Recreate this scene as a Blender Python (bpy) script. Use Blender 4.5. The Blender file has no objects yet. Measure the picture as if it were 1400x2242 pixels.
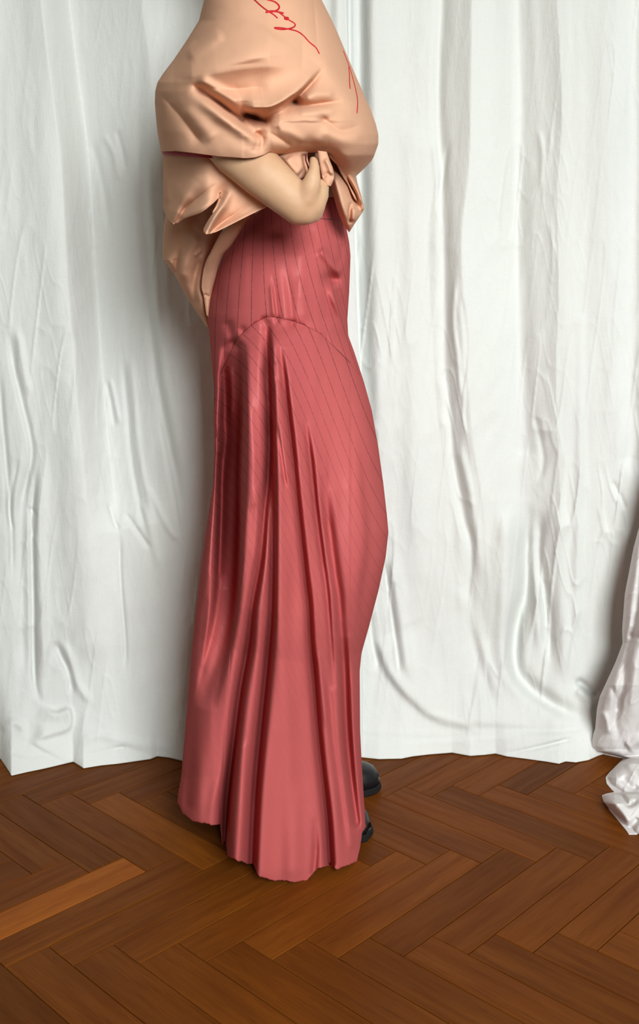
import bpy, bmesh, math, random
import numpy as np
from mathutils import Vector, Matrix

random.seed(7); RNG = np.random.default_rng(7)
SC = bpy.context.scene
COL = SC.collection

# ------------------------------------------------------------------ camera
F = 2117.0; PITCH = math.radians(9.755); CAM = np.array([0.0, -1.6, 0.842])
CP, SP = math.cos(PITCH), math.sin(PITCH)
cam = bpy.data.cameras.new('camera'); camo = bpy.data.objects.new('camera', cam); COL.objects.link(camo)
cam.sensor_fit = 'VERTICAL'; cam.sensor_height = 36.0; cam.lens = 36.0 * F / 2242.0
cam.clip_start = 0.05
camo.location = CAM; camo.rotation_euler = (math.pi / 2 - PITCH, 0, 0)
SC.camera = camo
# ------------------------------------------------------------------ light
W = bpy.data.worlds.new('daylight'); SC.world = W; W.use_nodes = True
W.node_tree.nodes['Background'].inputs[0].default_value = (0.80, 0.90, 1.0, 1)
W.node_tree.nodes['Background'].inputs[1].default_value = 1.0
def area(name, loc, target, sx, sy, power, col):
    l = bpy.data.lights.new(name, 'AREA'); l.shape = 'RECTANGLE'; l.size = sx; l.size_y = sy
    l.energy = power; l.color = col; l.spread = math.radians(115)
    o = bpy.data.objects.new(name, l); COL.objects.link(o); o.location = loc
    o.rotation_euler = (Vector(target) - Vector(loc)).to_track_quat('-Z', 'Y').to_euler()
    return o
WIN = dict(x0=0.32, x1=1.47, z0=0.95, z1=2.40, y=-3.1)          # the window in the wall behind the camera
area('window_daylight', ((WIN['x0'] + WIN['x1']) / 2, WIN['y'] - 0.02, (WIN['z0'] + WIN['z1']) / 2),
     (0.0, 0.2, 0.22), 1.1, 1.4, 61.0, (0.94, 1.0, 0.985))
SC.view_settings.view_transform = 'Standard'; SC.view_settings.look = 'None'
SC.view_settings.gamma = 1.0; SC.view_settings.use_curve_mapping = False
SC.view_settings.exposure = 0.0

# ------------------------------------------------------------------ photograph geometry helpers
def P(px, py, Y):
    px = np.asarray(px, float); py = np.asarray(py, float); Y = np.asarray(Y, float)
    a = (px - 700) / F; b = -(py - 1121) / F
    dy = CP + b * SP; dz = -SP + b * CP
    t = (Y - CAM[1]) / dy
    return np.stack(np.broadcast_arrays(CAM[0] + t * a, Y, CAM[2] + t * dz), -1)
def floorY(px, py):
    b = -(np.asarray(py, float) - 1121) / F
    dy = CP + b * SP; dz = -SP + b * CP
    dz = np.minimum(dz, -.02)
    return CAM[1] + (-CAM[2] / dz) * dy + 0 * np.asarray(px, float)
def proj(p):
    p = np.asarray(p, float) - CAM
    d = p[..., 1] * CP - p[..., 2] * SP; u = p[..., 1] * SP + p[..., 2] * CP
    return np.stack([700 + F * p[..., 0] / d, 1121 - F * u / d], -1)
def tab(t):
    t = np.array(t, float)
    return lambda v: np.interp(v, t[:, 0], t[:, 1])
def smooth_tab(t, k=3):
    """interpolation with rounded corners"""
    t = np.array(t, float); xs = np.linspace(t[0, 0], t[-1, 0], 800); ys = np.interp(xs, t[:, 0], t[:, 1])
    n = max(3, int(k / (xs[1] - xs[0])) | 1); ker = np.hanning(n + 2)[1:-1]; ker /= ker.sum()
    ys = np.convolve(np.pad(ys, n // 2, mode='edge'), ker, 'valid')
    return lambda v: np.interp(v, xs, ys)

def sm(a, b, x):
    t = np.clip((x - a) / (b - a), 0, 1); return t * t * (3 - 2 * t)

FEAT_N = 5
def feats(F_, px, py):
    """sum of fold profiles along traced curves. each: (kind, pts[(x,y[,amp])], amp, w1, w2)
    g: rounded ridge (+) / valley (-);  s: overlap - the side left of travel is raised by amp,
    crisp over w1, dying away over w2;  b: round bump"""
    px = np.asarray(px, float); py = np.asarray(py, float)
    px, py = np.broadcast_arrays(px, py)
    sh = px.shape; X = px.ravel(); Y = py.ravel(); out = np.zeros(X.shape)
    for ft in F_:
        kind, pts, amp, w1 = ft[:4]; w2 = ft[4] if len(ft) > 4 else w1
        if kind == 'b':
            cx, cy = pts; out += amp * np.exp(-((X - cx) / w1) ** 2 - ((Y - cy) / w2) ** 2); continue
        a = np.array([p[:2] for p in pts], float)
        am = np.array([p[2] if len(p) > 2 else np.nan for p in pts])
        # resample smooth (Catmull-Rom)
        q = np.vstack([2 * a[0] - a[1], a, 2 * a[-1] - a[-2]]); S = []; n = FEAT_N
        seg = np.hypot(*(a[1:] - a[:-1]).T); T = []
        cum = np.r_[0, np.cumsum(seg)]; tot = cum[-1]
        for i in range(len(a) - 1):
            for k in range(n):
                t = k / n
                S.append(0.5 * ((2 * q[i + 1]) + (q[i + 2] - q[i]) * t + (2 * q[i] - 5 * q[i + 1] + 4 * q[i + 2] - q[i + 3]) * t * t + (3 * q[i + 1] - q[i] - 3 * q[i + 2] + q[i + 3]) * t ** 3))
                T.append((cum[i] + t * seg[i]) / tot)
        S.append(a[-1]); T.append(1.0); S = np.array(S); T = np.array(T)
        m = 3.2 * max(w1, w2)
        msk = (X > S[:, 0].min() - m) & (X < S[:, 0].max() + m) & (Y > S[:, 1].min() - m) & (Y < S[:, 1].max() + m)
        if not msk.any(): continue
        x = X[msk]; y = Y[msk]; best = np.full(x.shape, 1e9); sd = np.zeros(x.shape); tt = np.zeros(x.shape)
        for i in range(len(S) - 1):
            d = S[i + 1] - S[i]; L2 = d @ d + 1e-9
            u = np.clip(((x - S[i, 0]) * d[0] + (y - S[i, 1]) * d[1]) / L2, 0, 1)
            ex = x - S[i, 0] - u * d[0]; ey = y - S[i, 1] - u * d[1]
            dist = np.hypot(ex, ey); c = ex * d[1] - ey * d[0]      # >0 : left of travel as seen in the photo
            k = dist < best - 1e-6
            best = np.where(k, dist, best); sd = np.where(k, np.where(c >= 0, dist, -dist), sd)
            tt = np.where(k, T[i] + u * (T[i + 1] - T[i]), tt)
        if np.isnan(am).all(): tp = sm(0, .18, tt) * sm(1, .82, tt) * .95 + .05
        else:
            am2 = np.where(np.isnan(am), 1, am)
            if kind in 'st':
                if am2[0] < 1: am2[0] = 0
                if am2[-1] < 1: am2[-1] = 0
            tp = np.interp(tt, cum / tot, am2)
        if kind == 'g': h = np.exp(-(best / w1) ** 2)
        elif kind == 'f': h = 1 / (1 + np.exp(np.clip((best - w1) / w2 * 3, -40, 40)))
        elif kind == 'v': h = np.exp(-best / w1)
        elif kind == 't':
            q = np.sqrt(best ** 2 + 9); ww = np.where(sd > 0, w2, w1); h = np.maximum(0, 1 - q / ww) ** 1.2
        else: h = (1 / (1 + np.exp(np.clip(-sd / w1 * 3, -40, 40)))) * np.exp(-np.maximum(sd, 0) / w2)
        # let the profile fade past the ends instead of stopping short
        out[msk] += amp * tp * h
    return out.reshape(sh)

class Noise:
    def __init__(s, seed): s.g = np.random.default_rng(seed).uniform(-1, 1, (256, 256))
    def __call__(s, x, y):
        x = np.asarray(x, float); y = np.asarray(y, float)
        return .85 * (s.one(.83 * x + .56 * y, .83 * y - .56 * x) + s.one(.94 * x - .34 * y + 31.7, .94 * y + .34 * x + 11.3))
    def one(s, x, y):
        x = np.asarray(x, float); y = np.asarray(y, float)
        x, y = np.broadcast_arrays(x, y)
        i = np.floor(x).astype(int); j = np.floor(y).astype(int); u = x - i; v = y - j
        u = u ** 3 * (u * (u * 6 - 15) + 10); v = v ** 3 * (v * (v * 6 - 15) + 10); g = s.g
        a = g[i % 256, j % 256]; b = g[(i + 1) % 256, j % 256]; c = g[i % 256, (j + 1) % 256]; d = g[(i + 1) % 256, (j + 1) % 256]
        return (a * (1 - u) + b * u) * (1 - v) + (c * (1 - u) + d * u) * v
N1, N2, N3 = Noise(1), Noise(2), Noise(3)

# ------------------------------------------------------------------ object helpers
def link(name, me, mat, parent=None, smooth=True):
    o = bpy.data.objects.new(name, me); COL.objects.link(o)
    if mat: me.materials.append(mat)
    if parent: o.parent = parent
    if smooth: me.polygons.foreach_set('use_smooth', [True] * len(me.polygons))
    return o
def mesh(name, v, f, mat, parent=None, smooth=True):
    me = bpy.data.meshes.new(name); me.from_pydata(np.asarray(v).reshape(-1, 3).tolist(), [], [list(map(int, q)) for q in f]); me.update()
    return link(name, me, mat, parent, smooth)
def grid_faces(R, C, off=0, wrap=False):
    i = np.arange(R - 1)[:, None]; j = np.arange(C if wrap else C - 1)[None, :]; j2 = (j + 1) % C
    return (np.stack(np.broadcast_arrays(i * C + j, (i + 1) * C + j, (i + 1) * C + j2, i * C + j2), -1).reshape(-1, 4) + off)
def grid_mesh(name, V, mat, parent=None, wrap=False, flip=False):
    R, C = V.shape[:2]; f = grid_faces(R, C, 0, wrap)
    if flip: f = f[:, ::-1]
    return mesh(name, V, f, mat, parent)
def solid(o, th, off=1.0):
    m = o.modifiers.new('thickness', 'SOLIDIFY'); m.thickness = th; m.offset = off; m.use_rim = True
    return o
def attr(o, name, vals):
    a = o.data.attributes.new(name, 'FLOAT', 'POINT'); a.data.foreach_set('value', np.asarray(vals, float).ravel())
def tube_pts(name, pts, r, mat, parent=None, n=6):
    pts = np.asarray(pts, float); r = np.broadcast_to(np.asarray(r, float), (len(pts),))
    V = []
    t = np.gradient(pts, axis=0); t /= np.linalg.norm(t, axis=1)[:, None] + 1e-12
    up = np.array([0.1, 1.0, 0.05])
    for k in range(len(pts)):
        a = np.cross(t[k], up); a /= np.linalg.norm(a) + 1e-12; b = np.cross(t[k], a)
        for i in range(n):
            w = 2 * math.pi * i / n; V.append(pts[k] + r[k] * (math.cos(w) * a + math.sin(w) * b))
    f = [list(q) for q in grid_faces(len(pts), n, 0, True)]
    f.append(list(range(n))); f.append(list(range((len(pts) - 1) * n, len(pts) * n))[::-1])
    return mesh(name, V, f, mat, parent)
def spline(pts, n=8):
    a = np.array(pts, float); q = np.vstack([2 * a[0] - a[1], a, 2 * a[-1] - a[-2]]); S = []
    for i in range(len(a) - 1):
        for k in range(n):
            t = k / n
            S.append(0.5 * ((2 * q[i + 1]) + (q[i + 2] - q[i]) * t + (2 * q[i] - 5 * q[i + 1] + 4 * q[i + 2] - q[i + 3]) * t * t + (3 * q[i + 1] - q[i] - 3 * q[i + 2] + q[i + 3]) * t ** 3))
    S.append(a[-1]); return np.array(S)
def tag(o, label, cat, group=None, kind=None):
    o['label'] = label; o['category'] = cat
    if group: o['group'] = group
    if kind: o['kind'] = kind
    return o

# ------------------------------------------------------------------ materials
def lin(r, g, b):
    f = lambda c: (c / 255 / 12.92) if c <= 10 else ((c / 255 + .055) / 1.055) ** 2.4
    return (f(r), f(g), f(b), 1)
class M:
    def __init__(s, name):
        s.m = bpy.data.materials.new(name); s.m.use_nodes = True; s.t = s.m.node_tree; s.b = s.t.nodes['Principled BSDF']
    def n(s, typ, **kw):
        o = s.t.nodes.new(typ)
        for k, v in kw.items():
            if k.startswith('i_'): o.inputs[k[2:].replace('_', ' ')].default_value = v
            else: setattr(o, k, v)
        return o
    def l(s, a, b): s.t.links.new(a, b)
    def math(s, op, a, b=None):
        o = s.n('ShaderNodeMath', operation=op)
        for i, v in enumerate((a, b)):
            if v is None: continue
            if isinstance(v, (int, float)): o.inputs[i].default_value = v
            else: s.l(v, o.inputs[i])
        return o.outputs[0]
    def coords(s, scale=(1, 1, 1), src='Object'):
        c = s.n('ShaderNodeTexCoord'); m = s.n('ShaderNodeMapping'); m.inputs['Scale'].default_value = scale
        s.l(c.outputs[src], m.inputs[0]); return m.outputs[0]
    def noise(s, vec, scale, detail=3, rough=.5):
        o = s.n('ShaderNodeTexNoise'); o.inputs['Scale'].default_value = scale; o.inputs['Detail'].default_value = detail
        o.inputs['Roughness'].default_value = rough; s.l(vec, o.inputs['Vector']); return o.outputs['Fac']
    def mix(s, fac, a, b, mode='MIX'):
        o = s.n('ShaderNodeMix', data_type='RGBA', blend_type=mode)
        for k, v in ((0, fac), (6, a), (7, b)):
            if isinstance(v, (int, float, tuple)): o.inputs[k].default_value = v
            else: s.l(v, o.inputs[k])
        return o.outputs[2]
    def ramp(s, fac, lo, hi, a=0.0, b=1.0):
        o = s.n('ShaderNodeMapRange'); o.inputs[1].default_value = lo; o.inputs[2].default_value = hi
        o.inputs[3].default_value = a; o.inputs[4].default_value = b; s.l(fac, o.inputs[0]); return o.outputs[0]
    def bump(s, h, strength, dist=.001):
        o = s.n('ShaderNodeBump'); o.inputs['Strength'].default_value = strength; o.inputs['Distance'].default_value = dist
        s.l(h, o.inputs['Height']); s.l(o.outputs[0], s.b.inputs['Normal']); return o
    def set(s, **kw):
        for k, v in kw.items(): s.b.inputs[k.replace('_', ' ')].default_value = v
        return s

def linen(name, col, col2):
    m = M(name); m.set(Roughness=.85); m.b.inputs['Specular IOR Level'].default_value = .15
    big = m.noise(m.coords((1, 1, .35)), 5.0, 4)
    c = m.mix(m.ramp(big, .35, .7), col, col2)
    weave = m.noise(m.coords((700, 700, 60)), 1.0, 2); weave2 = m.noise(m.coords((70, 70, 900)), 1.0, 2)
    w = m.math('ADD', weave, weave2)
    c = m.mix(m.ramp(w, .7, 1.3, .0, .10), c, (.55, .55, .54, 1))
    m.l(c, m.b.inputs['Base Color'])
    cr = m.noise(m.coords((1, 1, .3)), 55.0, 5, .6)
    h = m.math('ADD', m.math('MULTIPLY', w, .25), m.math('MULTIPLY', cr, 1.3))
    m.bump(h, .55, .0022)
    return m.m
MAT_LINEN = linen('washed_linen', (.775, .785, .755, 1), (.72, .725, .705, 1))
MAT_LINEN2 = linen('washed_linen_rosy', (.80, .765, .755, 1), (.73, .69, .68, 1))

def cotton(name, col, col2):
    m = M(name); m.set(Roughness=.85); m.b.inputs['Specular IOR Level'].default_value = .10
    big = m.noise(m.coords(), 7.0, 3)
    c = m.mix(m.ramp(big, .35, .65), col, col2)
    fine = m.noise(m.coords((900, 900, 900)), 1.0, 2)
    c = m.mix(m.ramp(fine, .3, .7, 0, .08), c, (.45, .22, .14, 1)); m.l(c, m.b.inputs['Base Color'])
    cr = m.noise(m.coords(), 40.0, 4, .55)
    m.bump(m.math('ADD', m.math('MULTIPLY', fine, .2), cr), .25, .0015)
    return m.m
MAT_PEACH = cotton('peach_cotton', (.71, .395, .258, 1), (.67, .37, .243, 1))
def plain(name, col, rough=.7, spec=.3):
    m = M(name); m.set(Roughness=rough); m.b.inputs['Specular IOR Level'].default_value = spec
    n = m.noise(m.coords(), 60.0, 3); c = m.mix(m.ramp(n, .3, .7, 0, .25), col, tuple(v * .8 for v in col[:3]) + (1,))
    m.l(c, m.b.inputs['Base Color']); return m
MAT_RED = plain('red_lining', (.42, .015, .03, 1)).m
MAT_THREAD = plain('red_thread', (.52, .012, .02, 1), .6).m
MAT_DARKTHREAD = plain('maroon_thread', (.11, .02, .03, 1), .6).m

def satin(name):
    m = M(name); m.set(Roughness=.46); m.b.inputs['Specular IOR Level'].default_value = .15
    a = m.n('ShaderNodeAttribute', attribute_name='stripe'); b = m.n('ShaderNodeAttribute', attribute_name='fade')
    fr = m.math('ABSOLUTE', m.math('SUBTRACT', m.math('FRACT', a.outputs['Fac']), .5))
    line = m.ramp(fr, .016, .042, 1.0, 0.0)
    dash = m.noise(m.coords((1, 1, 1)), 260.0, 1); line = m.math('MULTIPLY', line, m.ramp(dash, .38, .5, .45, 1))
    line = m.math('MULTIPLY', line, b.outputs['Fac'])
    big = m.noise(m.coords((1, 1, .4)), 6.0, 3)
    c = m.mix(m.ramp(big, .35, .7), (.50, .105, .103, 1), (.455, .092, .094, 1))
    c = m.mix(m.math('MULTIPLY', line, .72), c, (.09, .018, .026, 1)); 
    fine = m.noise(m.coords((260, 260, 260)), 1.0, 3); bp = m.bump(fine, .14, .0006)
    df = m.n('ShaderNodeBsdfDiffuse'); gl = m.n('ShaderNodeBsdfGlossy'); mx = m.n('ShaderNodeMixShader'); mx.inputs[0].default_value = .022
    m.l(c, df.inputs['Color']); gl.inputs['Color'].default_value = (.95, .50, .50, 1); gl.inputs['Roughness'].default_value = .44
    for q in (df, gl): m.l(bp.outputs[0], q.inputs['Normal'])
    m.l(df.outputs[0], mx.inputs[1]); m.l(gl.outputs[0], mx.inputs[2]); m.t.nodes.remove(m.b)
    m.l(mx.outputs[0], m.t.nodes['Material Output'].inputs['Surface'])
    return m.m
MAT_SATIN = satin('rose_satin_pinstripe')

def skin():
    m = M('skin'); m.set(Roughness=.55); m.b.inputs['Specular IOR Level'].default_value = .35
    n = m.noise(m.coords(), 30.0, 4); c = m.mix(m.ramp(n, .35, .7), (.61, .375, .228, 1), (.55, .315, .185, 1))
    m.l(c, m.b.inputs['Base Color']); m.b.inputs['Subsurface Weight'].default_value = .08
    m.b.inputs['Subsurface Radius'].default_value = (.01, .004, .002); m.b.inputs['Subsurface Scale'].default_value = .5
    m.bump(m.noise(m.coords(), 420.0, 2), .2, .0005); return m.m
MAT_SKIN = skin()
MAT_HAIR = plain('brown_hair', (.05, .03, .02, 1), .5).m
MAT_SHOE = plain('black_leather', (.008, .008, .010, 1), .38, .5).m
MAT_SOLE = plain('black_rubber', (.012, .011, .011, 1), .8, .2).m
MAT_WALL = plain('wall_paint', (.62, .62, .57, 1), .9, .1).m
MAT_CEIL = plain('cream_ceiling_paint', (.60, .57, .47, 1), .9, .1).m
MAT_WHITE = plain('white_gloss_paint', (.75, .75, .73, 1), .5, .3).m
MAT_SUB = plain('dark_joint', (.012, .006, .003, 1), .9, .1).m
def glass():
    m = M('window_glass'); m.set(Roughness=.02); m.b.inputs['Transmission Weight'].default_value = 1.0
    m.b.inputs['Base Color'].default_value = (1, 1, 1, 1); m.b.inputs['IOR'].default_value = 1.02; return m.m

def wood():
    m = M('oiled_oak_parquet'); m.b.inputs['Specular IOR Level'].default_value = .05
    oi = m.n('ShaderNodeObjectInfo'); tone = m.n('ShaderNodeAttribute', attribute_type='OBJECT', attribute_name='tone')
    tc = m.n('ShaderNodeTexCoord'); add = m.n('ShaderNodeVectorMath', operation='ADD'); sc = m.n('ShaderNodeVectorMath', operation='SCALE')
    cmb = m.n('ShaderNodeCombineXYZ'); m.l(oi.outputs['Random'], cmb.inputs[0]); m.l(oi.outputs['Random'], cmb.inputs[1]); m.l(oi.outputs['Random'], cmb.inputs[2])
    m.l(cmb.outputs[0], sc.inputs[0]); sc.inputs['Scale'].default_value = 37.0
    m.l(tc.outputs['Object'], add.inputs[0]); m.l(sc.outputs[0], add.inputs[1])
    def mp(s):
        o = m.n('ShaderNodeMapping'); o.inputs['Scale'].default_value = s; m.l(add.outputs[0], o.inputs[0]); return o.outputs[0]
    g1 = m.noise(mp((5, 60, 5)), 1.0, 5, .6); g2 = m.noise(mp((18, 420, 18)), 1.0, 3, .6); bl = m.noise(mp((4, 12, 4)), 1.0, 3)
    c = m.mix(m.ramp(g1, .3, .72), (.205, .060, .0070, 1), (.135, .035, .0040, 1))
    c = m.mix(m.ramp(bl, .35, .7, 0, .45), c, (.09, .022, .004, 1))
    c = m.mix(m.ramp(g2, .56, .74, 0, .42), c, (.04, .010, .003, 1))
    v = m.math('ADD', m.ramp(oi.outputs['Random'], 0, 1, .84, 1.14), tone.outputs['Fac'])
    hs = m.n('ShaderNodeHueSaturation'); m.l(v, hs.inputs['Value']); m.l(c, hs.inputs['Color'])
    m.l(hs.outputs[0], m.b.inputs['Base Color'])
    m.l(m.ramp(g1, .3, .7, .36, .52), m.b.inputs['Roughness'])
    m.bump(m.math('ADD', g2, m.math('MULTIPLY', bl, .6)), .25, .0008); return m.m
MAT_WOOD = wood()

# ================================================================== ROOM
def box(name, x0, x1, y0, y1, z0, z1, mat, parent=None):
    v = [(x, y, z) for x in (x0, x1) for y in (y0, y1) for z in (z0, z1)]
    f = [(0, 1, 3, 2), (4, 6, 7, 5), (0, 4, 5, 1), (2, 3, 7, 6), (0, 2, 6, 4), (1, 5, 7, 3)]
    return mesh(name, v, f, mat, parent, smooth=False)
RX0, RX1, RY0, RY1, RZ = -1.85, 2.45, -3.1, 0.62, 2.75
def struct(o): o['kind'] = 'structure'; return o
flo = struct(box('floor', RX0, RX1, RY0, RY1, -.06, -.0165, MAT_SUB))
struct(box('ceiling', RX0 - .1, RX1 + .1, RY0 - .1, RY1 + .1, RZ, RZ + .1, MAT_CEIL))
struct(box('wall_back', RX0, RX1, RY1, RY1 + .1, -.06, RZ, MAT_WALL))
struct(box('wall_left', RX0 - .1, RX0, RY0 - .1, RY1 + .1, -.06, RZ, MAT_WALL))
struct(box('wall_right', RX1, RX1 + .1, RY0 - .1, RY1 + .1, -.06, RZ, MAT_WALL))
def wall_front():
    bm = bmesh.new()
    for x0, x1, z0, z1 in ((RX0, WIN['x0'], -.06, RZ), (WIN['x1'], RX1, -.06, RZ), (WIN['x0'], WIN['x1'], -.06, WIN['z0']), (WIN['x0'], WIN['x1'], WIN['z1'], RZ)):
        r = bmesh.ops.create_cube(bm, size=1); 
        for v in r['verts']: v.co = Vector((x0 + (v.co.x + .5) * (x1 - x0), RY0 - .1 + (v.co.y + .5) * .1, z0 + (v.co.z + .5) * (z1 - z0)))
    me = bpy.data.meshes.new('wall_front'); bm.to_mesh(me); bm.free()
    return struct(link('wall_front', me, MAT_WALL, None, False))
wall_front()
wf = struct(box('window_1', WIN['x0'] - .05, WIN['x1'] + .05, WIN['y'] - .005, WIN['y'] + .05, WIN['z0'] - .05, WIN['z0'], MAT_WHITE))
for a in ((WIN['x0'] - .05, WIN['x1'] + .05, WIN['z1'], WIN['z1'] + .05), (WIN['x0'] - .05, WIN['x0'], WIN['z0'], WIN['z1']), (WIN['x1'], WIN['x1'] + .05, WIN['z0'], WIN['z1'])):
    box('window_frame', a[0], a[1], WIN['y'] - .005, WIN['y'] + .05, a[2], a[3], MAT_WHITE, wf)

# ---- herringbone parquet: every plank its own piece
YAW = math.radians(46.16); EA = np.array([math.cos(YAW), math.sin(YAW)]); EB = np.array([-math.sin(YAW), math.cos(YAW)])
wA, wB, LR = .0664, .0632, 5.25; LA, LB = LR * wA, LR * wB; A0, B0 = .5025, 1.272
def plank_mesh(name, L, w):
    g = .0008; t = .016; c = .0006; bm = bmesh.new()
    def ring(dx, z): return [bm.verts.new((sx * (L / 2 - g - dx), sy * (w / 2 - g - dx), z)) for sx, sy in ((-1, -1), (1, -1), (1, 1), (-1, 1))]
    r0, r1, r2 = ring(0, -t), ring(0, -c * .7), ring(c, 0)
    bm.faces.new(r0[::-1]); bm.faces.new(r2)
    for a, b in ((r0, r1), (r1, r2)):
        for i in range(4): bm.faces.new((a[i], a[(i + 1) % 4], b[(i + 1) % 4], b[i]))
    me = bpy.data.meshes.new(name); bm.to_mesh(me); bm.free(); me.materials.append(MAT_WOOD); return me
PH, PV = plank_mesh('plank_h', LA, wB), plank_mesh('plank_v', LB, wA)
planks = []
for i in range(-60, 70):
    for n in range(-20, 20):
        a0 = A0 + i * wA + n * LA; b1 = B0 - i * wB + n * LB
        for kind in 'hv':
            if kind == 'h': ca, cb, me, ang = a0 + LA / 2, b1 - wB / 2, PH, YAW
            else: ca, cb, me, ang = a0 + LA + wA / 2, b1 - wB + LB / 2, PV, YAW + math.pi / 2
            xy = ca * EA + cb * EB; x, y = xy[0], xy[1] - 1.6
            if RX0 - .1 < x < RX1 + .1 and RY0 - .1 < y < RY1 + .1:
                q = proj((x, y, 0)) if y > -1.3 else np.array([0, 9999.])
                planks.append((math.hypot(x - .0, (y + .25) * 1.0), x, y, me, ang, kind, i, n, q))
planks.sort(key=lambda p: p[0])
TONES = {}
def tone_at(px, py, v): TONES[(px, py)] = v
tone_at(160, 1955, 1.2); tone_at(1150, 1690, -.28); tone_at(1200, 1950, .08); tone_at(650, 2060, .10); tone_at(1080, 1770, -.02)
tone_at(110, 1800, -.10); tone_at(300, 1800, .12); tone_at(700, 2000, .06); tone_at(1210, 2110, -.16); tone_at(1230, 1790, .12); tone_at(40, 2180, -.15)
rest = []
for k, (d, x, y, me, ang, kind, i, n, q) in enumerate(planks):
    inside = RX0 + .12 < x < RX1 - .12 and RY0 + .12 < y < RY1 - .12
    if k < 296:
        o = bpy.data.objects.new('plank', me); COL.objects.link(o); o.parent = flo
        o.location = (x, y, random.uniform(-.0004, .0)); o.rotation_euler = (0, 0, ang)
        t = 0.0
        L, w = (LA, wB) if kind == 'h' else (LB, wA)
        for (tx, ty), v in TONES.items():
            fl = P(tx, ty, floorY(tx, ty)); dx, dy = fl[0] - x, fl[1] - y
            u = dx * math.cos(ang) + dy * math.sin(ang); vv = -dx * math.sin(ang) + dy * math.cos(ang)
            if abs(u) < L / 2 and abs(vv) < w / 2: t = v
        o['tone'] = t
    else: rest.append((x, y, me, ang))
V, Fc = [], []
for x, y, me, ang in rest:
    if not (RX0 + .16 < x < RX1 - .16 and RY0 + .16 < y < RY1 - .16): continue
    c, s = math.cos(ang), math.sin(ang); off = len(V)
    for v in me.vertices: V.append((x + c * v.co.x - s * v.co.y, y + s * v.co.x + c * v.co.y, v.co.z))
    for p in me.polygons: Fc.append([off + q for q in p.vertices])
pr = mesh('parquet_field', V, Fc, MAT_WOOD, flo, False); pr['kind'] = 'stuff'; pr['tone'] = 0.0

# ================================================================== CURTAINS
def soften(F_): return [((f[0], f[1], f[2] * (1.0 if f[0] == 'g' and f[3] <= 13 else 1.3)) + tuple(f[3:])) for f in F_]
def curtain(name, x0, x1, step, top, hem, Y0, FT, mat, yfun=None, roll=300, seed=0, edge=None, crk=1.0):
    """hanging cloth: columns/rows addressed by where they are seen, each at its own depth; hem lies on the floor"""
    xs = np.arange(x0, x1 + .1, step); R = 560
    hemy = hem(xs); t = np.linspace(0, 1, R)[:, None]
    py = top + (hemy[None, :] - top) * t; px = np.broadcast_to(xs[None, :], py.shape)
    if edge is not None: px = edge(px, py)
    Yf = floorY(px, hemy[None, :]) - .004
    e = np.clip((py - (hemy[None, :] - roll)) / roll, 0, 1)
    base = Y0 + (yfun(px, py) if yfun else 0)
    f = feats(soften(FT), px, py)
    nz = N1(px / 60 + seed, py / 500) * .003 + N2(px / 17 + seed, py / 150) * .0007 + N3((px + .35 * py) / 26 + seed, (py - .35 * px) / 60) * .0011 * sm(200, 900, py)
    rid = (1 - np.abs(N2.one((px + .12 * py) / 30 + seed, py / 210)) * 2.2).clip(0) ** 2 * .0060 + (1 - np.abs(N3.one((px - .2 * py) / 21 + seed, py / 95)) * 2.6).clip(0) ** 2 * .0026
    nz = nz + crk * rid * (.25 + .75 * sm(-.1, .5, N1(px / 90 + seed + 7, py / 260))) * (.35 + .65 * sm(250, 800, py))
    drop = 1 - sm(.985, 1.0, e)
    Y = base - (f + nz) * drop
    Y = Y + (Yf - Y) * e ** 2.3
    lim = floorY(px, py) - .003
    Y = np.minimum(Y, lim)
    V = P(px, py, Y)
    # upper part, out of frame, up to the rail
    topv = V[0]; n = 24; up = []
    for k in range(n, 0, -1):
        q = topv.copy(); q[:, 2] = topv[:, 2] + (2.6 - topv[:, 2]) * (k / n); up.append(q)
    V = np.concatenate([np.array(up), V], 0)
    o = grid_mesh(name, V, mat); solid(o, .0015, -1.0); return o

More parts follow.
